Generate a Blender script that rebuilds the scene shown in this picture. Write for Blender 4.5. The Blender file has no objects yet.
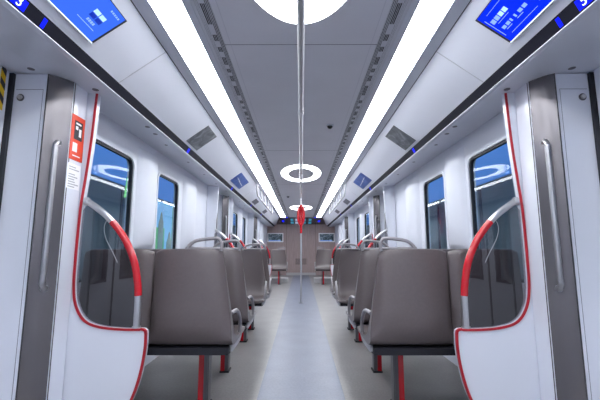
import bpy, bmesh, math, random
from mathutils import Vector, Matrix
random.seed(4)
sc = bpy.context.scene
col = sc.collection
PI = math.pi

# ------------------------------------------------------------------ materials
def mat(name, base, rough=.5, metal=0.0, noise=0.0, nscale=8.0, bump=0.0, spec=.5, emit=None, estr=0.0, coat=0.0, stretch=None):
    m = bpy.data.materials.new(name); m.use_nodes = True
    nt = m.node_tree; b = nt.nodes['Principled BSDF']
    b.inputs['Base Color'].default_value = (*base, 1)
    b.inputs['Roughness'].default_value = rough
    b.inputs['Metallic'].default_value = metal
    b.inputs['Specular IOR Level'].default_value = spec
    b.inputs['Coat Weight'].default_value = coat
    b.inputs['Coat Roughness'].default_value = .12
    if emit:
        b.inputs['Emission Color'].default_value = (*emit, 1)
        b.inputs['Emission Strength'].default_value = estr
    if noise or bump:
        tc = nt.nodes.new('ShaderNodeTexCoord')
        mp = nt.nodes.new('ShaderNodeMapping')
        if stretch: mp.inputs['Scale'].default_value = stretch
        nz = nt.nodes.new('ShaderNodeTexNoise'); nz.inputs['Scale'].default_value = nscale
        nz.inputs['Detail'].default_value = 5
        nt.links.new(tc.outputs['Object'], mp.inputs['Vector'])
        nt.links.new(mp.outputs[0], nz.inputs['Vector'])
        if noise:
            rp = nt.nodes.new('ShaderNodeValToRGB')
            rp.color_ramp.elements[0].position = .3; rp.color_ramp.elements[1].position = .7
            rp.color_ramp.elements[0].color = (*[c * (1 - noise) for c in base], 1)
            rp.color_ramp.elements[1].color = (*[min(1, c * (1 + noise)) for c in base], 1)
            nt.links.new(nz.outputs['Fac'], rp.inputs['Fac'])
            nt.links.new(rp.outputs[0], b.inputs['Base Color'])
        if bump:
            bp = nt.nodes.new('ShaderNodeBump'); bp.inputs['Strength'].default_value = bump
            bp.inputs['Distance'].default_value = .002
            nt.links.new(nz.outputs['Fac'], bp.inputs['Height'])
            nt.links.new(bp.outputs[0], b.inputs['Normal'])
    return m

M = {}
M['white'] = mat('white_panel', (.72, .745, .82), .28, noise=.015, nscale=2, coat=.25)
M['white_wall'] = mat('white_wall_panel', (.71, .735, .81), .42, noise=.015, nscale=2, coat=.0, spec=.35)
M['slope'] = mat('satin_white_cove', (.85, .87, .95), .35, noise=.015, nscale=2)
M['soffit'] = mat('pale_grey_soffit', (.66, .68, .75), .3, noise=.03, nscale=3, coat=.3)
M['ceiling'] = mat('grey_ceiling_panel', (.72, .725, .775), .35, metal=.0, noise=.03, nscale=3)
M['vent'] = mat('vent_grey', (.60, .61, .66), .45)
M['dark'] = mat('black_gap', (.02, .02, .025), .6)
M['band'] = mat('smoked_band', (.009, .009, .017), .6, spec=.08)
M['steel'] = mat('brushed_steel', (.56, .56, .58), .3, metal=.9, noise=.05, nscale=30, stretch=(1, 1, .1))
M['pillar'] = mat('dark_grey_metal', (.18, .17, .18), .27, metal=.7, noise=.08, nscale=18, stretch=(1, 1, .06))
M['handle'] = mat('dull_steel_handle', (.42, .42, .44), .35, metal=.8, noise=.04, nscale=20)
M['loop'] = mat('grey_coated_tube', (.27, .255, .27), .35, spec=.5)
M['seat'] = mat('taupe_seat_shell', (.112, .092, .093), .28, noise=.05, nscale=60, bump=.08, spec=.55)
M['frame'] = mat('charcoal_frame', (.016, .016, .022), .6, spec=.3)
M['bracket'] = mat('light_grey_bracket', (.42, .42, .44), .4)
M['red'] = mat('glossy_red', (.52, .008, .018), .25, spec=.5, coat=.3)
M['redtrim'] = mat('red_trim', (.42, .008, .02), .4)
M['redlabel'] = mat('orange_red_sticker', (.75, .06, .02), .45)
M['post'] = mat('grey_post', (.12, .115, .13), .35, metal=.5)
M['ink'] = mat('dark_ink', (.03, .03, .035), .6)
M['greyink'] = mat('grey_ink', (.16, .16, .20), .6)
M['paper'] = mat('white_sticker', (.9, .9, .92), .5)
M['yellow'] = mat('yellow_sticker', (.75, .48, .01), .5)
M['wood'] = mat('brown_wood_panel', (.40, .30, .285), .45, noise=.16, nscale=6, stretch=(14, 14, .7))
M['gasket'] = mat('rubber_gasket', (.012, .014, .02), .5)
M['lamp'] = mat('lamp_diffuser', (.9, .9, .9), .5, emit=(.93, .96, 1.0), estr=13.0)
M['ring'] = mat('ring_diffuser', (.9, .9, .9), .5, emit=(.95, .97, 1.0), estr=10.0)
M['blueled'] = mat('blue_indicator', (.0, .0, .1), .4, emit=(.0, .008, 1.0), estr=1.2, spec=.1)
M['screen_blue'] = mat('lcd_blue', (.0, .0, .05), .2, emit=(.045, .16, .9), estr=.9, spec=.2)
M['screen_deep'] = mat('lcd_deep_blue', (.0, .0, .05), .2, emit=(.0, .025, .9), estr=.9, spec=.2)
M['lcd_lite'] = mat('lcd_light', (.1, .1, .1), .4, emit=(.45, .75, 1.0), estr=.95)
M['lcd_mid'] = mat('lcd_mid', (.1, .1, .1), .4, emit=(.22, .42, 1.0), estr=.9)
M['lcd_dark'] = mat('lcd_dark_mark', (.0, .0, .05), .4, emit=(.0, .03, .45), estr=.9)
M['digit'] = mat('digit_light', (.5, .5, .5), .4, emit=(.75, .9, 1.0), estr=1.1)
M['cyan'] = mat('cyan_indicator', (.0, .1, .1), .4, emit=(.02, .25, .42), estr=.6)
M['white_em'] = mat('white_indicator', (.3, .3, .3), .4, emit=(.3, .35, .5), estr=.8)
M['blackgloss'] = mat('black_gloss_panel', (.006, .009, .022), .12)
M['camera'] = mat('smoked_dome', (.01, .01, .012), .1)
M['ad_blue'] = mat('backlit_blue', (.01, .03, .2), .4, emit=(.06, .19, .52), estr=.85, noise=0)
M['ad_sky'] = mat('backlit_sky', (.1, .3, .5), .4, emit=(.24, .46, .72), estr=.75)
M['ad_green'] = mat('backlit_green', (.1, .3, .1), .4, emit=(.17, .50, .25), estr=.6)
M['ad_skin'] = mat('backlit_tan', (.3, .2, .1), .4, emit=(.16, .30, .36), estr=.6)
M['platform'] = mat('platform_grey', (.36, .40, .42), .4, noise=.1, nscale=2)
M['tube'] = mat('platform_fill_glow', (.9, .9, .9), .4, emit=(.8, .93, 1.0), estr=14.0)  # glow of the fill light added outside the car
M['skirt'] = mat('pale_skirt', (.5, .49, .50), .45)
M['glow_green'] = mat('green_pane_mark', (.05, .3, .1), .4, emit=(.1, .5, .15), estr=.5)

def floor_mat(name, base, spk):
    m = bpy.data.materials.new(name); m.use_nodes = True
    nt = m.node_tree; b = nt.nodes['Principled BSDF']
    tc = nt.nodes.new('ShaderNodeTexCoord')
    n1 = nt.nodes.new('ShaderNodeTexNoise'); n1.inputs['Scale'].default_value = 60; n1.inputs['Detail'].default_value = 6
    n2 = nt.nodes.new('ShaderNodeTexNoise'); n2.inputs['Scale'].default_value = 4; n2.inputs['Detail'].default_value = 4
    mx = nt.nodes.new('ShaderNodeMath'); mx.operation = 'MULTIPLY_ADD'; mx.inputs[1].default_value = .6
    nt.links.new(tc.outputs['Object'], n1.inputs['Vector']); nt.links.new(tc.outputs['Object'], n2.inputs['Vector'])
    m2 = nt.nodes.new('ShaderNodeMath'); m2.operation = 'MULTIPLY'; m2.inputs[1].default_value = .4
    nt.links.new(n2.outputs['Fac'], m2.inputs[0])
    nt.links.new(n1.outputs['Fac'], mx.inputs[0]); nt.links.new(m2.outputs[0], mx.inputs[2])
    rp = nt.nodes.new('ShaderNodeValToRGB')
    rp.color_ramp.elements[0].position = .36; rp.color_ramp.elements[1].position = .64
    rp.color_ramp.elements[0].color = (*[c * (1 - spk) for c in base], 1)
    rp.color_ramp.elements[1].color = (*[c * (1 + spk) for c in base], 1)
    nt.links.new(mx.outputs[0], rp.inputs['Fac']); nt.links.new(rp.outputs[0], b.inputs['Base Color'])
    b.inputs['Roughness'].default_value = .38
    return m
M['floor'] = floor_mat('speckled_grey_vinyl', (.235, .228, .225), .14)
M['aisle'] = floor_mat('speckled_blue_grey_vinyl', (.148, .168, .228), .16)

def photo_mat(name, c0, c1, c2, scale):
    m = bpy.data.materials.new(name); m.use_nodes = True
    nt = m.node_tree; b = nt.nodes['Principled BSDF']
    tc = nt.nodes.new('ShaderNodeTexCoord')
    n1 = nt.nodes.new('ShaderNodeTexNoise'); n1.inputs['Scale'].default_value = scale; n1.inputs['Detail'].default_value = 4
    n1.inputs['Distortion'].default_value = 1.2
    nt.links.new(tc.outputs['Object'], n1.inputs['Vector'])
    rp = nt.nodes.new('ShaderNodeValToRGB')
    rp.color_ramp.elements[0].position = .35; rp.color_ramp.elements[0].color = (*c0, 1)
    rp.color_ramp.elements[1].position = .68; rp.color_ramp.elements[1].color = (*c2, 1)
    e = rp.color_ramp.elements.new(.52); e.color = (*c1, 1)
    nt.links.new(n1.outputs['Fac'], rp.inputs['Fac']); nt.links.new(rp.outputs[0], b.inputs['Base Color'])
    b.inputs['Roughness'].default_value = .3
    return m
M['greyphoto'] = photo_mat('grey_picture', (.07, .08, .09), (.15, .16, .18), (.30, .31, .34), 9)
M['bluephoto'] = photo_mat('blue_picture', (.03, .07, .33), (.06, .14, .45), (.18, .25, .55), 6)
M['tvphoto'] = photo_mat('screen_picture', (.02, .04, .05), (.10, .16, .2), (.5, .6, .7), 9)

def glass_mat(name, tint, fac, rough=.02, gain=1.0):
    m = bpy.data.materials.new(name); m.use_nodes = True
    nt = m.node_tree
    for n in list(nt.nodes):
        if n.type == 'BSDF_PRINCIPLED': nt.nodes.remove(n)
    out = [n for n in nt.nodes if n.type == 'OUTPUT_MATERIAL'][0]
    t = nt.nodes.new('ShaderNodeBsdfTransparent'); t.inputs[0].default_value = (*tint, 1)
    g = nt.nodes.new('ShaderNodeBsdfGlossy'); g.inputs['Roughness'].default_value = rough
    g.inputs[0].default_value = (.9, .95, 1, 1)
    fr = nt.nodes.new('ShaderNodeFresnel'); fr.inputs['IOR'].default_value = 1.5
    ad = nt.nodes.new('ShaderNodeMath'); ad.operation = 'ADD'; ad.inputs[1].default_value = fac; ad.use_clamp = True
    geo = nt.nodes.new('ShaderNodeNewGeometry')
    inv = nt.nodes.new('ShaderNodeMath'); inv.operation = 'SUBTRACT'; inv.inputs[0].default_value = 1
    nt.links.new(geo.outputs['Backfacing'], inv.inputs[1])
    nt.links.new(fr.outputs[0], ad.inputs[0])
    inv2 = nt.nodes.new('ShaderNodeMath'); inv2.operation = 'MULTIPLY'; inv2.inputs[1].default_value = gain
    nt.links.new(inv.outputs[0], inv2.inputs[0]); inv = inv2
    mu = nt.nodes.new('ShaderNodeMath'); mu.operation = 'MULTIPLY'
    nt.links.new(ad.outputs[0], mu.inputs[0]); nt.links.new(inv.outputs[0], mu.inputs[1]); ad = mu
    mx = nt.nodes.new('ShaderNodeMixShader')
    nt.links.new(ad.outputs[0], mx.inputs[0]); nt.links.new(t.outputs[0], mx.inputs[1]); nt.links.new(g.outputs[0], mx.inputs[2])
    nt.links.new(mx.outputs[0], out.inputs[0])
    return m
M['window'] = glass_mat('window_glass', (.86, .93, .96), .0, rough=.03, gain=.55)
M['screen_glass'] = glass_mat('smoked_screen_glass', (.66, .66, .68), .03)

# ------------------------------------------------------------------ helpers
ORG = {}
def obj(name, bm, m, parent=None, smooth=False, kind=None):
    me = bpy.data.meshes.new(name)
    o = bpy.data.objects.new(name, me); col.objects.link(o)
    org = ORG.get(parent.name, Vector((0, 0, 0))) if parent else Vector((0, 0, 0))
    if org.length: bmesh.ops.translate(bm, verts=bm.verts, vec=-org)
    bmesh.ops.recalc_face_normals(bm, faces=bm.faces)
    if smooth:
        for f in bm.faces: f.smooth = True
    bm.to_mesh(me); bm.free()
    if isinstance(m, str): m = [m]
    for k in m: me.materials.append(M[k])
    if smooth:
        try: me.set_sharp_from_angle(angle=math.radians(40))
        except Exception: pass
    if parent: o.parent = parent; ORG[o.name] = org
    elif kind: o['kind'] = kind
    return o
def struct(name, bm, m, parent=None, smooth=False):
    return obj(name, bm, m, parent, smooth, None if parent else 'structure')
def thing(name, label, cat, loc, group=None):
    o = bpy.data.objects.new(name, None); col.objects.link(o)
    o.location = loc; o.empty_display_size = .1
    ORG[o.name] = Vector(loc)
    o['label'] = label; o['category'] = cat
    if group: o['group'] = group
    return o
def tag(o, label, cat, group=None):
    o['label'] = label; o['category'] = cat
    if group: o['group'] = group
    return o

def box(bm, x0, x1, y0, y1, z0, z1, bev=0.0):
    x0, x1 = sorted((x0, x1)); y0, y1 = sorted((y0, y1)); z0, z1 = sorted((z0, z1))
    vs = [bm.verts.new((x, y, z)) for x in (x0, x1) for y in (y0, y1) for z in (z0, z1)]
    F = [(0, 1, 3, 2), (4, 6, 7, 5), (0, 4, 5, 1), (2, 3, 7, 6), (0, 2, 6, 4), (1, 5, 7, 3)]
    fs = [bm.faces.new([vs[i] for i in f]) for f in F]
    if bev:
        es = list({e for f in fs for e in f.edges})
        bmesh.ops.bevel(bm, geom=es, offset=bev, segments=2, affect='EDGES')
    return vs
def bx(*a, **k):
    bm = bmesh.new(); box(bm, *a, **k); return bm

def prism(bm, pts, ax, a, b):
    """closed 2D outline extruded along axis ax ('x','y','z') from a to b."""
    def P(p, t):
        return {'x': (t, p[0], p[1]), 'y': (p[0], t, p[1]), 'z': (p[0], p[1], t)}[ax]
    A = [bm.verts.new(P(p, a)) for p in pts]; B = [bm.verts.new(P(p, b)) for p in pts]
    n = len(pts)
    bm.faces.new(A); bm.faces.new(B[::-1])
    for i in range(n): bm.faces.new([A[i], A[(i + 1) % n], B[(i + 1) % n], B[i]])
def pr(pts, ax, a, b):
    bm = bmesh.new(); prism(bm, pts, ax, a, b); return bm

def rings_loft(bm, rings, close=True, caps=True):
    R = [[bm.verts.new(p) for p in r] for r in rings]
    n = len(R[0])
    for a, b in zip(R, R[1:]):
        for i in range(n if close else n - 1):
            bm.faces.new([a[i], a[(i + 1) % n], b[(i + 1) % n], b[i]])
    if caps:
        bm.faces.new(R[0][::-1]); bm.faces.new(R[-1])

def smoothpts(pts, k=6, closed=False):
    P = [Vector(p) for p in pts]; n = len(P); out = []
    rng = range(n) if closed else range(n - 1)
    for i in rng:
        p0 = P[(i - 1) % n] if closed or i > 0 else P[0]
        p1 = P[i]; p2 = P[(i + 1) % n]
        p3 = P[(i + 2) % n] if closed or i + 2 < n else P[-1]
        for j in range(k):
            t = j / k
            out.append(.5 * ((2 * p1) + (-p0 + p2) * t + (2 * p0 - 5 * p1 + 4 * p2 - p3) * t * t + (-p0 + 3 * p1 - 3 * p2 + p3) * t ** 3))
    if not closed: out.append(P[-1])
    return out
def tube(bm, pts, r, seg=12, closed=False):
    P = [Vector(p) for p in pts]; n = len(P)
    rings = []; prev = None
    for i, p in enumerate(P):
        if closed: t = (P[(i + 1) % n] - P[i - 1]).normalized()
        else: t = (P[min(i + 1, n - 1)] - P[max(i - 1, 0)]).normalized()
        if prev is None:
            up = Vector((0, 0, 1)) if abs(t.z) < .9 else Vector((1, 0, 0))
            u = t.cross(up).normalized()
        else:
            u = (prev - t * prev.dot(t)).normalized()
        prev = u; v = t.cross(u)
        rr = r(i / (n - 1)) if callable(r) else r
        rings.append([p + (u * math.cos(2 * PI * k / seg) + v * math.sin(2 * PI * k / seg)) * rr for k in range(seg)])
    if closed:
        rings_loft(bm, rings + [rings[0]], caps=False)
        bmesh.ops.remove_doubles(bm, verts=bm.verts, dist=1e-6)
    else: rings_loft(bm, rings)
def tb(pts, r, seg=12, closed=False):
    bm = bmesh.new(); tube(bm, pts, r, seg, closed); return bm
def roundrect(x0, x1, y0, y1, r, k=6):
    out = []
    for cx, cy, a in ((x1 - r, y1 - r, 0), (x0 + r, y1 - r, 90), (x0 + r, y0 + r, 180), (x1 - r, y0 + r, 270)):
        for i in range(k + 1):
            t = math.radians(a + 90 * i / k)
            out.append((cx + r * math.cos(t), cy + r * math.sin(t)))
    return out
def ringplate(bm, outer, inner, ax, a, b):
    """band between two outlines of equal count, extruded."""
    def P(p, t): return {'x': (t, p[0], p[1]), 'y': (p[0], t, p[1]), 'z': (p[0], p[1], t)}[ax]
    n = len(outer)
    L = [[bm.verts.new(P(p, t)) for p in o] for o, t in ((outer, a), (inner, a), (inner, b), (outer, b))]
    for q in range(4):
        A, B = L[q], L[(q + 1) % 4]
        for i in range(n): bm.faces.new([A[i], A[(i + 1) % n], B[(i + 1) % n], B[i]])

Y0, Y1 = -2.2, 14.4          # length of the car that is built
WX = 1.35                    # side walls
CZ = 2.15                    # ceiling height
SZ = 1.92                    # soffit height
SIDE = {-1: 'left', 1: 'right'}

# ------------------------------------------------------------------ floor
bm = bmesh.new(); box(bm, -1.62, -.3, Y0, Y1, -.06, 0); box(bm, .3, 1.62, Y0, Y1, -.06, 0)
box(bm, -.3, .3, Y0, Y1, -.06, -.004)
fl = struct('floor', bm, 'floor')
struct('aisle_strip', bx(-.2985, .2985, Y0, Y1, -.004, .0005), 'aisle', fl)
# ------------------------------------------------------------------ ceiling
bm = bmesh.new(); box(bm, -.43, .43, Y0, Y1, CZ, CZ + .04)
ce = struct('ceiling', bm, 'ceiling')
bm = bmesh.new()
for y in (-.3, 1.9, 4.1, 6.3, 8.5, 10.7, 12.9):
    box(bm, -.43, .43, y - .002, y + .002, CZ - .0008, CZ + .001)
struct('panel_joint', bm, 'greyink', ce)
bm = bmesh.new()
for s in (-1, 1): box(bm, s * .395, s * .398, Y0, Y1, CZ - .0008, CZ + .001)
struct('edge_joint', bm, 'vent', ce)
n_trim = 1
PS0, PS1 = (.79, 2.14), (1.050, 1.952)     # sloping cove panel, in section
def slope(s, t, y, off=0.0):
    dx, dz = PS1[0] - PS0[0], PS1[1] - PS0[1]; L = math.hypot(dx, dz)
    nx, nz = dz / L, -dx / L                # normal facing the room (down and inward)
    return Vector((s * (PS0[0] + dx * t + nx * off), y, PS0[1] + dz * t + nz * off))
for s in (-1, 1):
    # flat lamp tray between vents and cove
    bm = bmesh.new()
    box(bm, s * .43, s * .552, Y0, Y1, CZ + .012, CZ + .04)
    box(bm, s * .552, s * .714, Y0, Y1, CZ + .014, CZ + .04)
    box(bm, s * .520, s * .552, Y0, Y1, CZ - .002, CZ + .012)
    prism(bm, [(s * .714, CZ + .04), (s * .714, CZ - .004), (s * .784, CZ - .008), (s * .784, CZ + .04)], 'y', Y0, Y1)
    struct('trim_%d' % n_trim, bm, 'soffit'); n_trim += 1
    # cove
    bm = bmesh.new()
    prism(bm, [(s * PS0[0], PS0[1]), (s * (PS0[0] + .10), 2.075), (s * PS1[0], PS1[1]), (s * (PS1[0] + .05), PS1[1] + .04), (s * .80, 2.19)], 'y', Y0, Y1 - 1.3)
    cv = struct('trim_%d' % n_trim, pr([(s * PS0[0], PS0[1]), (s * PS1[0], PS1[1]), (s * (PS1[0] + .05), PS1[1] + .04), (s * .80, 2.19)], 'y', Y0, Y1), 'slope'); n_trim += 1
    bm.free()
    bm = bmesh.new()
    for y in (-.4, 1.96, 6.5, 11.0):
        a = [slope(s, 0.0, y - .003, .0015), slope(s, 1.0, y - .003, .0015), slope(s, 1.0, y + .003, .0015), slope(s, 0, y + .003, .0015)]
        b = [slope(s, 0.0, y - .003, -.002), slope(s, 1.0, y - .003, -.002), slope(s, 1.0, y + .003, -.002), slope(s, 0, y + .003, -.002)]
        rings_loft(bm, [a, b])
    struct('panel_joint', bm, 'vent', cv)
    struct('shadow_gap', bx(s * .784, s * .790, Y0, Y1, CZ - .007, CZ + .03), 'dark', cv)
    # smoked indicator band with its pale lower lip
    bd = struct('trim_%d' % n_trim, pr([(s * 1.050, 1.952), (s * 1.074, 1.901), (s * 1.10, 1.901), (s * 1.10, 1.96)], 'y', Y0, Y1), 'band'); n_trim += 1
    # soffit over windows and doors
    so = struct('trim_%d' % n_trim, pr([(s * 1.078, 1.897), (s * 1.10, 1.893), (s * WX, SZ - .003), (s * 1.60, SZ + .005), (s * 1.60, SZ + .05), (s * 1.10, 1.97)], 'y', Y0, Y1), 'soffit'); n_trim += 1
    struct('lip', pr([(s * 1.0745, 1.9025), (s * 1.0745, 1.8965), (s * 1.082, 1.896), (s * 1.082, 1.9025)], 'y', Y0, Y1), 'white', so)
    bm = bmesh.new()
    for y in [.55 + .62 * k for k in range(18)]:
        if y < 2.9: continue
        for dx in ((1.16, 1.29) if int(y * 10) % 2 else (1.17,)):
            zz = 1.893 + (dx - 1.10) / (WX - 1.10) * (SZ - .003 - 1.893)
            bmesh.ops.create_cone(bm, cap_ends=True, segments=16, radius1=.014, radius2=.014, depth=.003, matrix=Matrix.Translation((s * dx, y, zz - .001)))
    for dx, y in ((1.385, 1.735), (1.165, 1.935), (1.13, 2.55), (1.14, 2.72)):
        zz = 1.893 + (dx - 1.10) / (WX - 1.10) * (SZ - .003 - 1.893)
        bmesh.ops.create_cone(bm, cap_ends=True, segments=18, radius1=.017, radius2=.017, depth=.004, matrix=Matrix.Translation((s * dx, y, zz - .001)))
    struct('screw', bm, 'post', so)

# vents beside the ceiling strips
for s in (-1, 1):
    v = thing('ceiling_vent', 'long slotted grey air vent running along the ceiling, %s side of the centre rail' % SIDE[s], 'air vent', (s * .475, 0, CZ))
    obj('backing', bx(s * .431, s * .519, Y0, 13.4, CZ + .0035, CZ + .011), 'dark', v)
    bm = bmesh.new()
    for x0, x1 in ((.431, .4340), (.4380, .4415), (.4455, .4490), (.4530, .4560), (.4790, .4850), (.4868, .4925), (.4940, .4995), (.5010, .5190)):
        box(bm, s * x0, s * x1, Y0, 13.4, CZ - .001, CZ + .0006)
    obj('slat', bm, 'vent', v)
    bm = bmesh.new(); VV = {}
    def gv(x, y, z):
        k = (round(x, 5), round(y, 5), z)
        if k not in VV: VV[k] = bm.verts.new((s * x, y, z))
        return VV[k]
    pat = [(.05, .05), (.045, .08), (.07, .16), (.09, .06), (.06, .05), (.06, .09)]
    cuts = [(Y0, 1)]; i = 0; y = Y0
    while y < 13.2:
        a_, g_ = pat[i % 6]; i += 1
        if y > 6: a_, g_ = a_ * 2, g_ * 2
        cuts.append((y + a_, 0)); cuts.append((y + a_ + g_, 1)); y = y + a_ + g_
    XS = (.4555, .4625, .4650, .4700, .4725, .4792)
    for (ya, kd), (yb_, _) in zip(cuts, cuts[1:]):
        for q in range(5):
            if kd == 0 and q in (0, 2, 4) : continue
            bm.faces.new([gv(XS[q], ya, CZ + .0002), gv(XS[q + 1], ya, CZ + .0002), gv(XS[q + 1], yb_, CZ + .0002), gv(XS[q], yb_, CZ + .0002)])
    obj('slot_grille', bm, 'vent', v)

# linear lamps
for s in (-1, 1):
    l = thing('linear_lamp', 'bright white continuous strip lamp in the ceiling, %s side of the aisle' % SIDE[s], 'ceiling lamp', (s * .633, 0, CZ))
    obj('diffuser', bx(s * .556, s * .710, Y0, 12.9, CZ - .004, CZ + .012), 'lamp', l)
    bm = bmesh.new()
    box(bm, s * .5525, s * .5555, Y0, 12.92, CZ - .006, CZ + .013); box(bm, s * .7105, s * .7135, Y0, 12.92, CZ - .006, CZ + .013)
    obj('frame', bm, 'soffit', l)
# ring lamps
for y, w in ((1.075, 'largest oval ring lamp, overhead where the centre rail begins'), (5.42, 'oval ring lamp on the ceiling before the red grab pole'), (9.93, 'small far oval ring lamp behind the red grab pole')):
    N = 64
    def el(a, b): return [(a * math.cos(2 * PI * k / N), y + b * (.85 if y > 9 else 1) * math.sin(2 * PI * k / N)) for k in range(N)]
    g = thing('ring_lamp', 'white ' + w, 'ceiling lamp', (0, y, CZ), 'oval ring lamps')
    bm = bmesh.new(); ringplate(bm, el(.303, .63), el(.197, .41), 'z', CZ - .006, CZ - .0008)
    obj('diffuser', bm, 'ring', g)
    bm = bmesh.new(); ringplate(bm, el(.308, .637), el(.3035, .6308), 'z', CZ - .005, CZ - .0008)
    ringplate(bm, el(.1965, .409), el(.192, .402), 'z', CZ - .005, CZ - .0008)
    obj('rim', bm, 'steel', g)

# ------------------------------------------------------------------ side walls with window holes
def wall_piece(bm, s, y0, y1, wins):
    """wall between y0 and y1 (0..SZ) with rounded rectangular holes"""
    cuts = [y0]
    for a, b, z0, z1 in wins:
        pass
    segs = []; y = y0
    for a, b, z0, z1 in wins:
        m0 = a - .03; m1 = b + .03
        box(bm, s * WX, s * (WX + .05), y, m0, 0, SZ)
        box(bm, s * WX, s * (WX + .05), m0, m1, 0, z0 - .03)
        box(bm, s * WX, s * (WX + .05), m0, m1, z1 + .03, SZ)
        rr = roundrect(a, b, z0, z1, .07, 6)
        n = 6
        oc = []
        cor = [(m1, z1 + .03), (m0, z1 + .03), (m0, z0 - .03), (m1, z0 - .03)]
        cx, cz = (a + b) / 2, (z0 + z1) / 2
        for p in rr:
            dx, dz = p[0] - cx, p[1] - cz
            # push outward to the rectangle
            hx, hz = (m1 - m0) / 2, (z1 - z0) / 2 + .03
            k = min(hx / abs(dx) if abs(dx) > 1e-6 else 9, hz / abs(dz) if abs(dz) > 1e-6 else 9)
            oc.append((cx + dx * k, cz + dz * k))
        for q, j in enumerate((3, 10, 17, 24)): oc[j] = cor[q]
        ringplate(bm, oc, rr, 'x', s * WX, s * (WX + .05))
        y = m1
    box(bm, s * WX, s * (WX + .05), y, y1, 0, SZ)

WIN = [(2.09, 2.84, .80, 1.722), (3.34, 3.91, .80, 1.722), (7.10, 7.64, .80, 1.745), (8.2, 8.75, .80, 1.745)]
win_n = 1
def window(s, a, b, z0, z1):
    global win_n
    rr = roundrect(a, b, z0, z1, .07, 6); ri = roundrect(a + .016, b - .016, z0 + .016, z1 - .016, .056, 6)
    ro = roundrect(a - .022, b + .022, z0 - .022, z1 + .022, .09, 6)
    bm = bmesh.new(); ringplate(bm, rr, ri, 'x', s * (WX + .004), s * (WX + .03))
    w = struct('window_%d' % win_n, bm, 'gasket'); win_n += 1
    bm = bmesh.new(); ringplate(bm, ro, rr, 'x', s * (WX - .007), s * (WX + .001))
    struct('window_surround', bm, 'white_wall', w, smooth=False)
    bm = bmesh.new(); prism(bm, ri, 'x', s * (WX + .014), s * (WX + .02))
    struct('pane', bm, 'window', w)
    return w
AZ, BZ, CZY, DZ, EZ = 2.0, 5.135, 6.25, 9.10, 10.35      # the five pairs of windscreens
BAYS = [(AZ, BZ), (CZY, DZ), (EZ, Y1)]
for s in (-1, 1):
    bm = bmesh.new()
    wall_piece(bm, s, 1.82, 5.33, [w for w in WIN if w[0] < 5])
    wall_piece(bm, s, 6.05, 9.30, [w for w in WIN if 5 < w[0] < 9.5])
    wall_piece(bm, s, 10.15, Y1, [])
    wl = struct('wall_%s' % SIDE[s], bm, 'white_wall')
    # bulging ribs between windows
    def rib(y0, y1, d=.055):
        bm = bmesh.new(); N = 14; rings = []
        for z, k in ((.99, .03), (1.01, .6), (1.05, 1), (1.2, 1), (1.68, 1), (1.75, .93), (1.80, .72), (1.835, .4), (1.85, .03)):
            r = []
            for i in range(N + 1):
                t = i / N; e = math.sin(PI * t) ** .55
                r.append((s * (WX - d * e * k), y0 + (y1 - y0) * t, z))
            r.append((s * (WX + .01), y1, z)); r.append((s * (WX + .01), y0, z))
            rings.append(r)
        rings_loft(bm, rings); return bm
    for a, b in ((2.90, 3.29), (4.05, 4.55), (6.42, 6.95), (7.72, 8.12), (10.7, 11.3), (12, 12.6)):
        struct('rib', rib(a, b), 'white_wall', wl, smooth=True)
    for w in WIN: window(s, *w)

# door columns: polygon in plan, y grows away from the door side
col_n = 0
def column(s, y, d):
    """y: windscreen plane; d=-1: the door is towards the camera; +1: beyond"""
    global n_trim
    Y = lambda t: y + d * t
    pts = [(s * 1.56, Y(.215)), (s * 1.33, Y(.215)), (s * 1.318, Y(.205)), (s * 1.243, Y(.135)), (s * 1.243, Y(.008)), (s * 1.36, Y(.008)), (s * 1.36, Y(.03)), (s * 1.56, Y(.03))]
    o = struct('trim_%d' % n_trim, pr(pts, 'z', 0, SZ - .006), 'white'); n_trim += 1
    # curved dark metal cover on the corner
    bm = bmesh.new(); N = 10; outer = []; inner = []
    for i in range(N + 1):
        t = i / N
        p = Vector((1.325 + (1.243 - 1.325) * t, .217 + (.136 - .217) * t))
        bulge = .004 + .008 * math.sin(PI * t)
        nrm = Vector((-.70, .71))
        q = p + nrm * bulge
        outer.append((s * q.x, Y(q.y))); q2 = p - nrm * .012
        inner.append((s * q2.x, Y(q2.y)))
    prism(bm, outer + inner[::-1], 'z', 0.0, SZ - .008)
    struct('metal_cover', bm, 'pillar', o, smooth=True)
    bm = bmesh.new()
    box(bm, s * 1.3255, s * 1.3295, Y(.219), Y(.2145), 0, SZ - .006); box(bm, s * 1.2408, s * 1.2425, Y(.1275), Y(.1225), 0, SZ - .006)
    struct('seal', bm, 'ink', o)
    # service hatch outline with lock, facing the doorway
    bm = bmesh.new(); yy = Y(.2165); 
    box(bm, s * 1.348, s * 1.490, Y(.214), yy, 1.8285, 1.8305); box(bm, s * 1.348, s * 1.3495, Y(.214), yy, .2, 1.83)
    struct('hatch_joint', bm, 'greyink', o)
    bm = bmesh.new()
    bmesh.ops.create_cone(bm, cap_ends=True, segments=20, radius1=.013, radius2=.011, depth=.012, matrix=Matrix.Translation((s * 1.462, Y(.221), 1.785)) @ Matrix.Rotation(PI / 2, 4, 'X'))
    lk = struct('lock', bm, 'steel', o)
    bm = bmesh.new()
    bmesh.ops.create_cone(bm, cap_ends=True, segments=20, radius1=.019, radius2=.019, depth=.004, matrix=Matrix.Translation((s * 1.462, Y(.2175), 1.785)) @ Matrix.Rotation(PI / 2, 4, 'X'))
    struct('lock_collar', bm, 'post', o)
    # black door seal
    struct('door_seal', bx(s * 1.50, s * 1.56, Y(.2155), Y(.232), 0, SZ - .006), 'gasket', o)
    return o
WHERE = {0: 'at near doorway', 1: 'before second doorway', 2: 'after second doorway', 3: 'before far doorway', 4: 'after far doorway'}
HAND = {-1: 'left of aisle', 1: 'right of aisle'}
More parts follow.
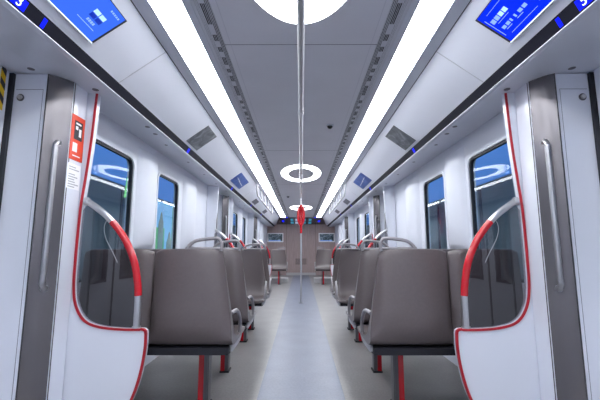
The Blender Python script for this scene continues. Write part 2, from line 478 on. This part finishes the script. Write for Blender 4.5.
def vhandle(s, y, d, par):
    Y = lambda t: y + d * t
    pts = [(s * 1.272, Y(.165), 1.553), (s * 1.262, Y(.195), 1.553), (s * 1.257, Y(.216), 1.528), (s * 1.253, Y(.221), 1.49), (s * 1.253, Y(.221), 1.15), (s * 1.253, Y(.221), .875), (s * 1.257, Y(.216), .835), (s * 1.262, Y(.195), .81), (s * 1.272, Y(.165), .81)]
    t = obj('grab_handle', tb(smoothpts(pts, 5), .0125, 14), 'handle', par, smooth=True)
    for z in (1.553, .81):
        bm = bmesh.new()
        R = Matrix.Rotation(math.atan2(-.72 * s, -.69 * d) , 4, 'Z')
        dirv = Vector((-.72 * s, .69 * d, 0)).to_track_quat('Z', 'Y').to_matrix().to_4x4()
        bmesh.ops.create_cone(bm, cap_ends=True, segments=20, radius1=.019, radius2=.017, depth=.012, matrix=Matrix.Translation((s * 1.275, Y(.176), z)) @ dirv)
        obj('mount', bm, 'handle', t)

# ------------------------------------------------------------------ windscreens
def windscreen(s, y, d, i):
    red = smoothpts([(-1.185, 1.912, 0), (-1.196, 1.62, 0), (-1.212, 1.40, 0), (-1.226, 1.22, 0), (-1.230, .95, 0), (-1.226, .79, 0), (-1.205, .695, 0), (-1.155, .625, 0), (-1.076, .595, 0), (-.96, .583, 0), (-.86, .582, 0)], 5)
    R = [(-p.x, p.y) for p in red]       # |x|, z
    edge = [(.842, .580), (.829, .572), (.825, .555)]
    right = [(p.x, p.y) for p in smoothpts([(.825, .555, 0), (.825, .48, 0), (.837, .38, 0), (.861, .28, 0), (.892, .20, 0), (.94, .11, 0), (1.0, .045, 0), (1.05, .03, 0)], 4)]
    poly = [(1.345, .03), (1.345, 1.912)] + R + edge[:2] + right
    poly = [(s * a, b) for a, b in poly]
    k = WHERE[i]
    t = thing('windscreen', 'white draught screen with clear pane and red edge, %s, %s' % (k, HAND[s]), 'partition', (s * 1.1, y, .03), 'draught screens beside the doors')
    f0, f1 = y, y + (-d) * .028
    obj('body', pr(poly, 'y', f0, f1), 'white', t)
    yf = y + d * .003
    def trim(pts, w, name, m, off):
        # flat ribbon with thickness following pts, on the glass/outer side
        bm = bmesh.new(); A = []
        P = [Vector(p) for p in pts]
        for j, p in enumerate(P):
            tn = (P[min(j + 1, len(P) - 1)] - P[max(j - 1, 0)]).normalized(); nn = Vector((-tn.y, tn.x)) 
            A.append((p + nn * off, p + nn * (off + w)))
        rings = [[(s * a.x, yf + d * .004, a.y), (s * b.x, yf + d * .004, b.y), (s * b.x, y - d * .009, b.y), (s * a.x, y - d * .009, a.y)] for a, b in A]
        rings_loft(bm, rings)
        obj(name, bm, m, t)
    trim(R if i == 0 else [p for p in R if p[1] < 1.28], .012, 'edge_trim', 'redtrim', .0005)
    # red edging down the outer end
    rp = [(.86, .582)] + edge[:2] + right
    trim(rp, .011, 'end_trim', 'redtrim', -.001)
    # clear pane inside the cut-out, bounded by the rail
    railc = smoothpts([(1.212, 1.272, 0), (1.150, 1.232, 0), (1.075, 1.172, 0), (.985, 1.065, 0), (.925, .945, 0), (.897, .83, 0), (.888, .75, 0)], 5)
    gl = [(p[0], p[1]) for p in R if p[1] < 1.24]
    gp = [(p.x - .0, p.y) for p in railc if p.x < 1.20]
    gpoly = gp + [(.887, .585)] + gl[::-1]
    obj('pane', pr([(s * a, b) for a, b in gpoly], 'y', y - d * .010, y - d * .017), 'screen_glass', t)
    # grab rail: steel, red, steel
    rr = [(s * p.x, y - d * .013, p.y) for p in railc] + [(s * .887, y - d * .013, .70), (s * .887, y - d * .013, .578)]
    cut1 = next(j for j, p in enumerate(railc) if p.x < 1.07)
    cut2 = len(railc) - 1
    rl = obj('grab_rail', tb(rr, .0175, 14), 'steel', t, smooth=True)
    obj('red_sleeve', tb(rr[cut1:cut2 + 1], .0192, 14), 'red', rl, smooth=True)
    bm = bmesh.new()
    bmesh.ops.create_cone(bm, cap_ends=True, segments=18, radius1=.023, radius2=.023, depth=.02, matrix=Matrix.Translation((s * 1.208, y - d * .013, 1.269)) @ Matrix.Rotation(PI / 2, 4, 'Y'))
    obj('rail_flange', bm, 'steel', rl); bm = bmesh.new()
    bmesh.ops.create_cone(bm, cap_ends=True, segments=18, radius1=.022, radius2=.022, depth=.008, matrix=Matrix.Translation((s * .887, y - d * .013, .586)))
    obj('rail_flange', bm, 'steel', rl)
    if i == 0:
        obj('cord', tb(smoothpts([(s * 1.075, y - .012, 1.165), (s * 1.085, y - .016, 1.12), (s * 1.07, y - .018, 1.06), (s * 1.03, y - .018, .99), (s * 1.00, y - .014, .93)], 5), .0013, 6), 'bracket', t, smooth=True)
    obj('foot', bx(s * 1.06, s * 1.345, f0, f1, -.0, .03), 'dark', t)

for s in (-1, 1):
    for i, (y, d) in enumerate(((AZ, -1), (BZ, 1), (CZY, -1), (DZ, 1), (EZ, -1))):
        windscreen(s, y, d, i); vhandle(s, y, d, column(s, y, d))

# ------------------------------------------------------------------ doors
dn = 1
for s in (-1, 1):
    for (a, b) in ((.35, 1.765), (5.35, 6.02), (9.33, 10.12)):
        bm = bmesh.new(); c = (a + b) / 2; x0, x1 = s * 1.52, s * 1.55
        holes = [(a + .10, c - .10), (c + .10, b - .10)] if b - a > 1 else [(a + .12, b - .12)]
        ys = [a] + [v for h in holes for v in h] + [b]
        for j in range(0, len(ys), 2): box(bm, x0, x1, ys[j], ys[j + 1], .01, SZ)
        for h0, h1 in holes: box(bm, x0, x1, h0, h1, .01, .75); box(bm, x0, x1, h0, h1, 1.70, SZ)
        dr = struct('door_%d' % dn, bm, 'white' if b - a > 1 else 'vent'); dn += 1
        for h0, h1 in holes:
            bm = bmesh.new(); ringplate(bm, [(h0, .75), (h1, .75), (h1, 1.7), (h0, 1.7)], [(h0 + .02, .77), (h1 - .02, .77), (h1 - .02, 1.68), (h0 + .02, 1.68)], 'x', s * 1.518, s * 1.55)
            struct('gasket', bm, 'gasket', dr)
            struct('pane', bx(s * 1.53, s * 1.537, h0 + .02, h1 - .02, .77, 1.68), 'window', dr)
        if len(holes) > 1: struct('centre_seal', bx(s * 1.517, s * 1.552, c - .012, c + .012, .01, SZ), 'gasket', dr)
# wall behind the camera and the doorway's far side of the near bay
for s in (-1, 1):
    struct('wall_rear_%s' % SIDE[s], bx(s * WX, s * 1.6, Y0, .33, 0, SZ), 'white_wall')
bm = bmesh.new(); box(bm, -1.6, 1.6, Y0 - .05, Y0, 0, CZ + .05)
struct('wall_back', bm, 'white_wall')

# ------------------------------------------------------------------ end wall
ew = struct('wall_end', bx(-1.62, 1.62, Y1, Y1 + .05, 0, CZ + .05), 'wood')
bm = bmesh.new()
for x in (-.58, .0, .58): box(bm, x - .004, x + .004, Y1 - .002, Y1 + .001, .0, 2.02)
struct('panel_joint', bm, 'ink', ew)
bm = bmesh.new(); box(bm, -.58, .58, Y1 - .006, Y1, 0.0, .10)
struct('kick_plate', bm, 'skirt', ew)
bm = bmesh.new()
for z in [.42 + .03 * k for k in range(8)]: box(bm, -.22, .22, Y1 - .003, Y1 + .001, z, z + .012)
struct('grille', bm, 'ink', ew)
hd = thing('destination_header', 'sloping black indicator panel with cyan and blue lights above the wooden end wall', 'display', (0, 13.8, 2.1))
bm = bmesh.new()
rings_loft(bm, [[(-1.16, Y1 - .01, 1.995), (1.16, Y1 - .01, 1.995), (1.16, Y1 - .01, 2.149), (-1.16, Y1 - .01, 2.149)], [(-.86, 13.0, 2.138), (.86, 13.0, 2.138), (.86, 13.0, 2.149), (-.86, 13.0, 2.149)]])
obj('housing', bm, 'blackgloss', hd)
def hp(x, v):      # point just below the housing's sloping face
    return Vector((x, 13.0 + 1.39 * v, 2.138 - .143 * v - .004))
ic = []
for k, (x, m) in enumerate(((-.34, 'cyan'), (-.16, 'white_em'), (.13, 'cyan'), (.34, 'cyan'))):
    for v, sz in ((.28, .05), (.72, .06)):
        bm = bmesh.new(); sz2 = .16
        a = [hp(x - sz, v - sz2), hp(x + sz, v - sz2), hp(x + sz, v + sz2), hp(x - sz, v + sz2)]
        rings_loft(bm, [a, [p + Vector((0, 0, .003)) for p in a]])
        obj('indicator', bm, m, hd)
for s in (-1, 1):
    bm = bmesh.new()
    a = [hp(s * .64, .35), hp(s * .72, .35), hp(s * .72, .6), hp(s * .64, .6)]
    rings_loft(bm, [a, [p + Vector((0, 0, .003)) for p in a]])
    obj('blue_indicator', bm, 'blueled', hd)
    tag(obj('blue_marker_light', bx(s * .47, s * .60, 12.93, 12.99, CZ - .02, CZ), 'blueled'), 'small blue marker light at the far end of the %s ceiling strip' % SIDE[s], 'indicator light')
for s in (-1, 1):
    t = thing('wall_screen', 'small white framed picture screen on the wooden end wall, %s of the pole' % SIDE[s], 'screen', (s * 1.02, Y1 - .01, 1.3))
    bm = bmesh.new(); x0, x1 = s * 1.02 - .32, s * 1.02 + .32
    ringplate(bm, [(x0, 1.29), (x1, 1.29), (x1, 1.65), (x0, 1.65)], [(x0 + .04, 1.33), (x1 - .04, 1.33), (x1 - .04, 1.61), (x0 + .04, 1.61)], 'y', Y1 - .04, Y1 - .005)
    obj('frame', bm, 'paper', t)
    obj('display', bx(x0 + .04, x1 - .04, Y1 - .03, Y1 - .005, 1.33, 1.61), 'tvphoto', t)
    obj('caption_strip', bx(x0 + .06, x1 - .10, Y1 - .033, Y1 - .029, 1.34, 1.365), 'lcd_mid', t)

# ------------------------------------------------------------------ seats
def bench(s, yb, d, label, loops=True):
    """s side, yb plane of the backrest's rear, d=+1 facing away from the camera, -1 facing it"""
    t = thing('double_seat', label, 'seat', (s * .63, yb + d * .32, 0), 'moulded double seats')
    def W(x, sf, z): return Vector((s * x, yb + d * (sf + .02), z))
    prof = [  # (s, z) of front surface ; closed with the rear surface
        (.060, .985), (.066, .90), (.080, .78), (.094, .66), (.112, .56), (.150, .492), (.215, .466), (.32, .457), (.42, .462), (.475, .470), (.503, .462)]
    rear = [(.505, .440), (.47, .430), (.36, .427), (.22, .427), (.11, .427), (.040, .437), (.004, .48), (.0, .60), (.010, .70), (.020, .82), (.030, .93), (.036, .985)]
    top = [(.040, .999), (.050, 1.004), (.056, .999)]
    def sm(L): return [(p.x, p.y) for p in smoothpts([(a, b, 0) for a, b in L], 3)]
    loop_ = sm(prof) + sm(rear) + sm(top)
    for xa, xb, nm in ((.0, .458, 0), (.466, .92, 1)):
        rings = []
        N = 16
        for i in range(N + 1):
            u = i / N
            e = 2 * u - 1
            shrink = abs(e) ** 8
            ring = []
            for sf, z in loop_:
                # aisle edge sits at .425 at the bottom and tapers to .485 at the top
                ta = max(0, min(1, (z - .45) / .55))
                x0 = .400 + .082 * ta if nm == 0 else .903 + .004 * ta
                x1 = .897 - .002 * ta if nm == 0 else 1.345 - .01 * ta
                x = x0 + (x1 - x0) * u
                # dished across the width, pinched at its sides
                dish = .022 * (1 - e * e) * (1 if z > .5 or sf > .1 else 1)
                sf2, z2 = sf, z
                if z > .5: sf2 = sf - dish + .016 * shrink
                else: z2 = z - dish * .5 * (1 if sf > .1 else 0) + .006 * shrink
                if z > .97: z2 -= .035 * abs(e) ** 10
                if sf > .44: sf2 -= .03 * abs(e) ** 8
                cf = Vector((.06 if z > .55 else sf, z if z > .55 else .44))
                p = Vector((sf2, z2)); p = p.lerp(cf, .45 * abs(e) ** 20)
                ring.append(W(x, p.x, p.y))
            rings.append(ring)
        bm = bmesh.new(); rings_loft(bm, rings)
        obj('seat_shell', bm, 'seat', t, smooth=True)
    # under-seat beam
    bm = bmesh.new()
    rings_loft(bm, [[W(.425, .0, .430), W(.425, .46, .424), W(.425, .46, .395), W(.425, .10, .385), W(.425, .0, .392)],
                    [W(1.345, .0, .430), W(1.345, .46, .424), W(1.345, .46, .395), W(1.345, .10, .385), W(1.345, .0, .392)]])
    obj('seat_beam', bm, 'frame', t)
    # aisle end bracket
    bm = bmesh.new(); ol = [(.06, .44), (.16, .45), (.30, .455), (.42, .465), (.44, .475), (.46, .46), (.44, .41), (.38, .385), (.10, .386), (.05, .40)]
    rings_loft(bm, [[W(.416, a, b) for a, b in ol], [W(.428, a, b) for a, b in ol]])
    obj('end_bracket', bm, 'bracket', t)
    # leg with its red strip
    bm = bmesh.new(); box(bm, s * .600, s * .660, yb + d * .29, yb + d * .375, 0.012, .382, bev=.006)
    lg = obj('leg', bm, 'post', t)
    bm = bmesh.new(); box(bm, s * .630, s * .664, yb + d * .286, yb + d * .379, 0.012, .378, bev=.003)
    obj('red_strip', bm, 'red', lg)
    obj('foot_plate', bx(s * .592, s * .668, yb + d * .28, yb + d * .385, 0, .012), 'frame', lg)
    # armrest hoop at the aisle end
    pts = [W(0.424, .075, .615), W(0.412, .12, .622), (W(0.407, .18, .612)), W(0.406, .25, .575), W(0.406, .295, .52), W(0.408, .31, .47), W(0.418, .305, .43)]
    obj('armrest', tb(smoothpts(pts, 5), .0125, 12), 'loop', t, smooth=True)
    # top grab loop
    if loops:
        pts = [W(.492, .047, .99), W(.490, .047, 1.035), W(.505, .046, 1.062), (W(.53, .045, 1.068)), W(.60, .045, 1.062), W(.655, .045, 1.05), W(.69, .046, 1.022), W(.705, .047, .99)]
        gl = obj('grab_loop', tb(smoothpts(pts, 5), .0105, 12), 'loop', t, smooth=True)
        obj('loop_base', tb([W(.485, .047, 1.006), W(.71, .047, 1.006)], .009, 10), 'loop', gl, smooth=True)
    return t
ROW = [(2.17, 1, 'first row, back towards us'), (2.83, 1, 'second row, back towards us'), (4.47, -1, 'third row, facing us'), (5.085, -1, 'fourth row, last before second doorway'), (10.98, -1, 'lone row before the wooden end wall')]
for s in (-1, 1):
    for yb, d, lb in ROW:
        bench(s, yb, d, 'taupe double seat %s, %s' % (HAND[s], lb))
# low equipment plinth below the far seats
for s in (-1, 1):
    tag(obj('equipment_box', bx(s * .40, s * 1.345, 11.1, 11.5, 0, .14, bev=.008), 'skirt'), 'low grey floor box behind the far seat leg, %s' % HAND[s], 'box')

# ------------------------------------------------------------------ centre rail and grab pole
t = thing('ceiling_rail', 'steel grab rail running lengthwise below the middle of the ceiling', 'grab rail', (0, 0, 2.0))
obj('tube', tb([(0, Y0 + .02, 2.0), (0, 6.95, 2.0)], .0175, 16), 'steel', t, smooth=True)
for y in (.6, 2.53, 4.7, 6.6):
    bm = bmesh.new(); tube(bm, [(0, y - .03, 2.0), (0, y + .03, 2.0)], .022, 16)
    cl = obj('clamp', bm, 'steel', t, smooth=True)
    obj('hanger', tb([(0, y, 2.018), (0, y, CZ - .001)], .010, 12), 'steel', cl, smooth=True)
t = thing('grab_pole', 'vertical steel aisle pole with a red upper half of three bars', 'pole', (0, 6.99, 0))
obj('shaft', tb([(0, 6.99, .01), (0, 6.99, 1.33)], .0175, 16), 'steel', t, smooth=True)
obj('lower_red_sleeve', tb([(0, 6.99, 1.31), (0, 6.99, 1.50)], .022, 16), 'red', t, smooth=True)
for k in range(3):
    a = 2 * PI * k / 3 + PI / 2
    pts = [(.012 * math.cos(a), 6.99 + .012 * math.sin(a), 1.47), (.05 * math.cos(a), 6.99 + .05 * math.sin(a), 1.55), (.062 * math.cos(a), 6.99 + .062 * math.sin(a), 1.65), (.05 * math.cos(a), 6.99 + .05 * math.sin(a), 1.76), (.012 * math.cos(a), 6.99 + .012 * math.sin(a), 1.84)]
    obj('red_bar', tb(smoothpts(pts, 6), .026, 12), 'red', t, smooth=True)
obj('red_hub', tb([(0, 6.99, 1.82), (0, 6.99, 1.87)], .024, 16), 'red', t, smooth=True)
obj('upper_shaft', tb([(0, 6.99, 1.86), (0, 6.99, CZ - .002)], .0175, 16), 'steel', t, smooth=True)
obj('foot_flange', tb([(0, 6.99, .001), (0, 6.99, .014)], .045, 20), 'handle', t, smooth=False)

# overhead grab rails over the window bay beyond the second doorway
for s in (-1, 1):
    t = thing('overhead_rail', 'pale overhead grab rail on hangers under the %s lamp strip, after second doorway' % SIDE[s], 'grab rail', (s * .77, 6.3, 1.95))
    pts = [(s * .77, 6.25, 2.145), (s * .77, 6.26, 2.0), (s * .77, 6.34, 1.95), (s * .77, 6.6, 1.945), (s * .77, 9.2, 1.945), (s * .77, 9.46, 1.95), (s * .77, 9.54, 2.0), (s * .77, 9.55, 2.145)]
    obj('rail', tb(smoothpts(pts, 5), .015, 12), 'bracket', t, smooth=True)
    for y in (6.95, 7.65, 8.35, 9.0):
        obj('hanger', tb([(s * .77, y, 1.945), (s * .77, y, 2.147)], .012, 10), 'bracket', t, smooth=True)

# ------------------------------------------------------------------ screens, pictures and marks on the cove
def quad(bm, s, t0, t1, y0, y1, o0, o1):
    a = [slope(s, t0, y0, o0), slope(s, t1, y0, o0), slope(s, t1, y1, o0), slope(s, t0, y1, o0)]
    b = [slope(s, t0, y0, o1), slope(s, t1, y0, o1), slope(s, t1, y1, o1), slope(s, t0, y1, o1)]
    rings_loft(bm, [a, b])
def qobj(name, s, t0, t1, y0, y1, o0, o1, m, p):
    bm = bmesh.new(); quad(bm, s, t0, t1, y0, y1, o0, o1); return obj(name, bm, m, p)
for s in (-1, 1):
    c = slope(s, .5, 1.2)
    lab = {-1: 'bright blue passenger screen with a four square door icon', 1: 'deep blue passenger screen with pale lines of text inside a frame'}[s]
    t = thing('passenger_screen', lab + ', on the sloping cove', 'screen', c)
    y1, y0 = 1.602, .80
    qobj('bezel', s, .212, .835, y0, y1, .0005, .011, 'ink', t)
    qobj('pale_edge', s, .815, .832, y0 + .004, y1 - .004, .010, .0122, 'digit', t)
    dp = qobj('display', s, .222, .815, y0 + .01, y1 - .014, .0105, .0125, 'screen_blue' if s < 0 else 'screen_deep', t)
    def mark(ta, tb_, ya, yb_, m, nm='mark'): qobj(nm, s, ta, tb_, ya, yb_, .0125, .0134, m, dp)
    if s < 0:
        for (a, b, m) in ((.43, 0, 'lcd_lite'), (.43, 1, 'lcd_lite'), (.505, 0, 'lcd_dark'), (.505, 1, 'lcd_dark')):
            mark(a, a + .065, 1.45 + b * .042, 1.45 + b * .042 + .036, m, 'icon_square')
        for k in range(4): mark(.60, .64, 1.462 + .014 * k, 1.462 + .014 * k + .010, 'lcd_mid', 'text_mark')
        mark(.68, .69, 1.42, 1.54, 'lcd_mid', 'text_line')
        for k in range(5): mark(.285, .315, 1.50 + .014 * k, 1.50 + .014 * k + .009, 'lcd_mid', 'text_mark')
        for k in range(4): mark(.43, .48, 1.20 + .03 * k, 1.222 + .03 * k, 'lcd_lite', 'text_mark')
        mark(.51, .53, 1.20, 1.31, 'lcd_mid', 'text_line')
    else:
        for (a, b, c0, c1) in ((.30, .306, 1.36, 1.54), (.73, .736, 1.36, 1.54), (.33, .70, 1.572, 1.575), (.33, .70, 1.33, 1.333)): mark(a, b, c0, c1, 'lcd_mid', 'frame_line')
        for k in range(4):
            mark(.40, .47, 1.56 - .03 * k - .024, 1.56 - .03 * k, 'lcd_lite' if k > 1 else 'lcd_mid', 'text_mark')
        mark(.50, .507, 1.46, 1.54, 'lcd_mid', 'text_line')
        for k, w in enumerate((.022, .022, .010, .010, .022, .022)):
            mark(.575, .625, 1.55 - .03 * k - w, 1.55 - .03 * k, 'lcd_mid', 'text_mark')
        for c0 in (1.54, 1.46): mark(.645, .655, c0 - .04, c0, 'lcd_mid', 'text_line')
    # pictures
    t = thing('picture_panel', 'grey photo picture on the %s cove, the larger one' % SIDE[s], 'picture', slope(s, .55, 3.3), 'pictures on the coves')
    qobj('print', s, .17, .92, 3.12, 3.44, .0005, .004, 'greyphoto', t)
    t = thing('picture_panel', 'blue aerial photo picture farther along the %s cove' % SIDE[s], 'picture', slope(s, .55, 5.4), 'pictures on the coves')
    qobj('print', s, .25, .86, 5.05, 5.80, .0005, .004, 'bluephoto', t)
    for a, b, c0, c1 in ((.50, .56, 5.15, 5.45), (.56, .62, 5.35, 5.72)): 
        bm = bmesh.new()
        rings_loft(bm, [[slope(s, a, c0, .0042), slope(s, a + .035, c0, .0042), slope(s, b + .035, c1, .0042), slope(s, b, c1, .0042)], [slope(s, a, c0, .005), slope(s, a + .035, c0, .005), slope(s, b + .035, c1, .005), slope(s, b, c1, .005)]])
        obj('pale_streak', bm, 'paper', t)
    for yv in (7.35, 9.35):
        bm = bmesh.new(); quad(bm, s, .52, .88, yv, yv + .5, .0005, .006)
        tag(obj('speaker_grille', bm, 'greyink'), 'small dark rectangular grille on the %s cove, %s' % (SIDE[s], 'first beyond the blue picture' if yv < 8 else 'second beyond the blue picture'), 'grille', 'small cove grilles')
    # blue indicators in the smoked band
    for yv, n in ((1.37, 'beside the passenger screen'), (3.30, 'beside the grey picture'), (5.45, 'beside the blue picture'), (7.6, 'beyond the blue picture'), (9.6, 'near the far end')):
        bm = bmesh.new(); h = .010 + .012 * (yv > 2) 
        e = .0012
        a = [(s * (1.0535 - e), yv - h, 1.9435), (s * (1.0710 - e), yv - h, 1.9065), (s * (1.0710 - e), yv + h, 1.9065), (s * (1.0535 - e), yv + h, 1.9435)]
        b = [(x + s * .0015, y, z) for x, y, z in a]
        rings_loft(bm, [a, b])
        tag(obj('indicator_light', bm, 'blueled'), 'blue light in the dark band %s, %s side' % (n, SIDE[s]), 'indicator light', 'blue band lights')
# door numbers
def text_obj(name, txt, size, m, origin, u, v, parent, depth=.001):
    cu = bpy.data.curves.new(name, 'FONT'); cu.body = txt; cu.size = size; cu.extrude = depth
    cu.align_x = 'CENTER'; cu.align_y = 'CENTER'
    tmp = bpy.data.objects.new(name + '_src', cu); col.objects.link(tmp)
    dg = bpy.context.evaluated_depsgraph_get()
    me = bpy.data.meshes.new_from_object(tmp.evaluated_get(dg))
    bpy.data.objects.remove(tmp); 
    bm = bmesh.new(); bm.from_mesh(me); bpy.data.meshes.remove(me)
    u = Vector(u).normalized(); v = Vector(v).normalized(); w = u.cross(v)
    R = Matrix((u, v, w)).transposed().to_4x4(); R.translation = Vector(origin)
    bmesh.ops.transform(bm, matrix=R, verts=bm.verts)
    return obj(name, bm, m, parent)
for s, dg_ in ((-1, '3'), (1, '5')):
    yc = 1.238
    bv = Vector((.0178 * s, 0, -.038)).normalized()    # down the band
    cpt = Vector((s * 1.0603, yc, 1.925)) + Vector((-s * .0008, 0, -.0004))
    t = thing('door_number', 'glowing blue door number %s in the dark band at the %s doorway' % (dg_, SIDE[s]), 'sign', cpt)
    bm = bmesh.new(); h = .036
    a = [(s * 1.0522, yc - h, 1.9445), (s * 1.0700, yc - h, 1.9065), (s * 1.0700, yc + h, 1.9065), (s * 1.0522, yc + h, 1.9445)]
    rings_loft(bm, [a, [(x + s * .0015, y, z) for x, y, z in a]])
    obj('backlight', bm, 'blueled', t)
    text_obj('numeral', dg_, .054, 'digit', cpt + Vector((-s * .001, 0, 0)), (0, -s, 0), -bv, t, .0008)

# ------------------------------------------------------------------ camera domes
for x, y, w in ((.27, 3.23, 'to the right of the rail, before the second ring lamp'), (-.28, 7.73, 'beyond the second ring lamp')):
    t = thing('camera_dome', 'small black camera dome on the ceiling %s' % w.replace(', before the second ring lamp', ', nearer one'), 'security camera', (x, y, CZ))
    bm = bmesh.new(); bmesh.ops.create_uvsphere(bm, u_segments=20, v_segments=12, radius=.026, matrix=Matrix.Translation((x, y, CZ - .012)))
    obj('dome', bm, 'camera', t, smooth=True)
    obj('base', tb([(x, y, CZ - .012), (x, y, CZ)], .034, 20), 'vent', t)

# ------------------------------------------------------------------ stickers on the near left column
t = thing('emergency_label', 'orange red sticker with dark pictogram on the white column by the left doorway', 'sign', (-1.24, 1.93, 1.6))
X = -1.2425
obj('plate', bx(X, X + .0035, 1.872, 1.985, 1.485, 1.735), 'redlabel', t)
obj('pictogram_panel', bx(X + .003, X + .0045, 1.895, 1.965, 1.60, 1.705), 'ink', t)
bm = bmesh.new(); box(bm, X + .004, X + .0055, 1.905, 1.925, 1.655, 1.675); box(bm, X + .004, X + .0055, 1.935, 1.955, 1.62, 1.665); box(bm, X + .004, X + .0055, 1.905, 1.95, 1.685, 1.695)
obj('pictogram', bm, 'paper', t)
bm = bmesh.new(); box(bm, X + .003, X + .0045, 1.89, 1.93, 1.53, 1.58); box(bm, X + .003, X + .0045, 1.895, 1.96, 1.505, 1.511)
obj('white_note', bm, 'paper', t)
t = thing('notice_label', 'white notice sticker with small lines of grey text below the red sticker', 'sign', (-1.24, 1.93, 1.4))
obj('plate', bx(X, X + .002, 1.872, 1.980, 1.325, 1.462), 'paper', t)
bm = bmesh.new()
random.seed(8)
for k in range(9):
    z = 1.447 - .0135 * k
    if k == 2: continue
    e = random.uniform(.55, 1)
    box(bm, X + .0018, X + .003, 1.880, 1.880 + .088 * e, z - .006, z)
obj('text_line', bm, 'bracket', t)
# hazard tape and warning triangle on the left door leaf
t = thing('hazard_tape', 'yellow and black diagonal striped tape at the top of the left door leaf', 'sticker', (-1.519, 1.72, 1.8))
X = -1.5195
obj('tape', bx(X, X + .002, 1.715, 1.745, 1.70, 1.912), 'yellow', t)
for k in range(3):
    z = 1.73 + .075 * k
    bm = bmesh.new(); prism(bm, [(1.715, z + .03), (1.745, z), (1.745, z + .035), (1.715, z + .065)], 'x', X + .0015, X + .003)
    obj('black_stripe', bm, 'ink', t)
t = thing('warning_triangle', 'yellow warning triangle on the left door leaf below the striped tape', 'sticker', (-1.519, 1.70, 1.64))
obj('triangle', pr([(1.68, 1.635), (1.735, 1.635), (1.7075, 1.685)], 'x', X, X + .002), 'yellow', t)
obj('symbol', pr([(1.70, 1.642), (1.715, 1.642), (1.7075, 1.668)], 'x', X + .0015, X + .003), 'ink', t)

# ------------------------------------------------------------------ station outside the windows
for s in (-1, 1):
    p = struct('platform_wall_%s' % SIDE[s], bx(s * 2.0, s * 2.08, -2.0, 15.1, 0, 2.6), 'platform')
    bm = bmesh.new(); yy = .2
    while yy < 14.9:
        box(bm, s * 1.99, s * 2.0, yy, yy + .05, 0, 1.67); yy += 1.25
    struct('mullion', bm, 'greyink', p)
    f = thing('station_fascia', 'blue backlit fascia above the platform screen, seen through the %s windows' % SIDE[s], 'sign', (s * 1.98, 4, 1.70))
    obj('light_box', bx(s * 1.97, s * 1.999, .5, 14.8, 1.70, 2.15), 'ad_blue', f)
    obj('lower_edge', bx(s * 1.955, s * 1.999, .5, 14.8, 1.675, 1.70), 'greyink', f)
    bm = bmesh.new()
    for y in (2.7, 3.35, 4.1): box(bm, s * 1.962, s * 1.97, y, y + .04, 1.72, 1.735)
    obj('writing_mark', bm, 'lcd_mid', f)
    struct('platform_roof_%s' % SIDE[s], bx(s * 1.62, s * 2.0, -2, 15.1, 2.5, 2.6), 'platform')
    struct('platform_floor_%s' % SIDE[s], bx(s * 1.66, s * 2.0, -2, 15.1, -.1, -.02), 'platform')
    t = thing('platform_fill_light', 'added unseen light tube brightening the platform outside the %s windows' % SIDE[s], 'lamp', (s * 1.8, 4, 2.4))
    obj('tube', tb([(s * 1.8, .8, 2.45), (s * 1.8, 14, 2.45)], .02, 8), 'tube', t)  # added light, out of view, brightens the platform beyond the windows
# poster beyond the second left window
t = thing('platform_poster', 'colourful backlit poster with sky and figures outside the second left window', 'poster', (-1.98, 5.3, .4))
obj('sky', bx(-1.988, -1.975, 4.75, 5.95, -.02, 1.67), 'ad_sky', t)
obj('green_edge', bx(-1.976, -1.971, 5.50, 5.95, .35, 1.67), 'ad_green', t)
obj('green_field', bx(-1.976, -1.971, 4.75, 5.20, .35, 1.30), 'ad_green', t)
for c_, w_, z_ in ((5.06, .085, 1.52), (5.40, .10, 1.26)):
    bm = bmesh.new()
    pts = []
    for q in range(24):
        a = 2 * PI * q / 24; up = math.sin(a)
        pts.append((c_ + w_ * math.cos(a) * (.75 if up > .5 else 1.1), (z_ - .30) + (.30 if up > 0 else .5) * up))
    prism(bm, pts, 'x', -1.971, -1.967)
    obj('printed_figure', bm, 'ad_skin', t)
t = thing('green_sticker', 'green curved mark in the lower corner of the first left window pane', 'sticker', (-1.373, 2.72, 1.4))
obj('mark', pr([(2.765, 1.56), (2.772, 1.56), (2.772, 1.40), (2.735, 1.40), (2.75, 1.47)], 'x', -1.3635, -1.3615), 'glow_green', t)

# ------------------------------------------------------------------ world, camera
w = bpy.data.worlds.new('world'); sc.world = w; w.use_nodes = True
w.node_tree.nodes['Background'].inputs[0].default_value = (.02, .025, .035, 1)
w.node_tree.nodes['Background'].inputs[1].default_value = 1
cam = bpy.data.cameras.new('camera'); co = bpy.data.objects.new('camera', cam); col.objects.link(co)
cam.sensor_width = 36; cam.lens = 36 * 360 / 600
cam.clip_start = .02; cam.clip_end = 100
pitch = math.atan(49.5 / 360)
co.location = (0, 0, 1.0)
co.rotation_euler = (PI / 2 + pitch, 0, 1.0 / 360)
sc.camera = co
sc.view_settings.view_transform = 'Standard'; sc.view_settings.look = 'None'
sc.view_settings.exposure = 0.28; sc.view_settings.gamma = 1
sc.view_settings.use_curve_mapping = False
sc.cycles.max_bounces = 10; sc.cycles.diffuse_bounces = 6; sc.cycles.transparent_max_bounces = 12
sc.cycles.use_denoising = True
sc.cycles.caustics_reflective = False; sc.cycles.caustics_refractive = False
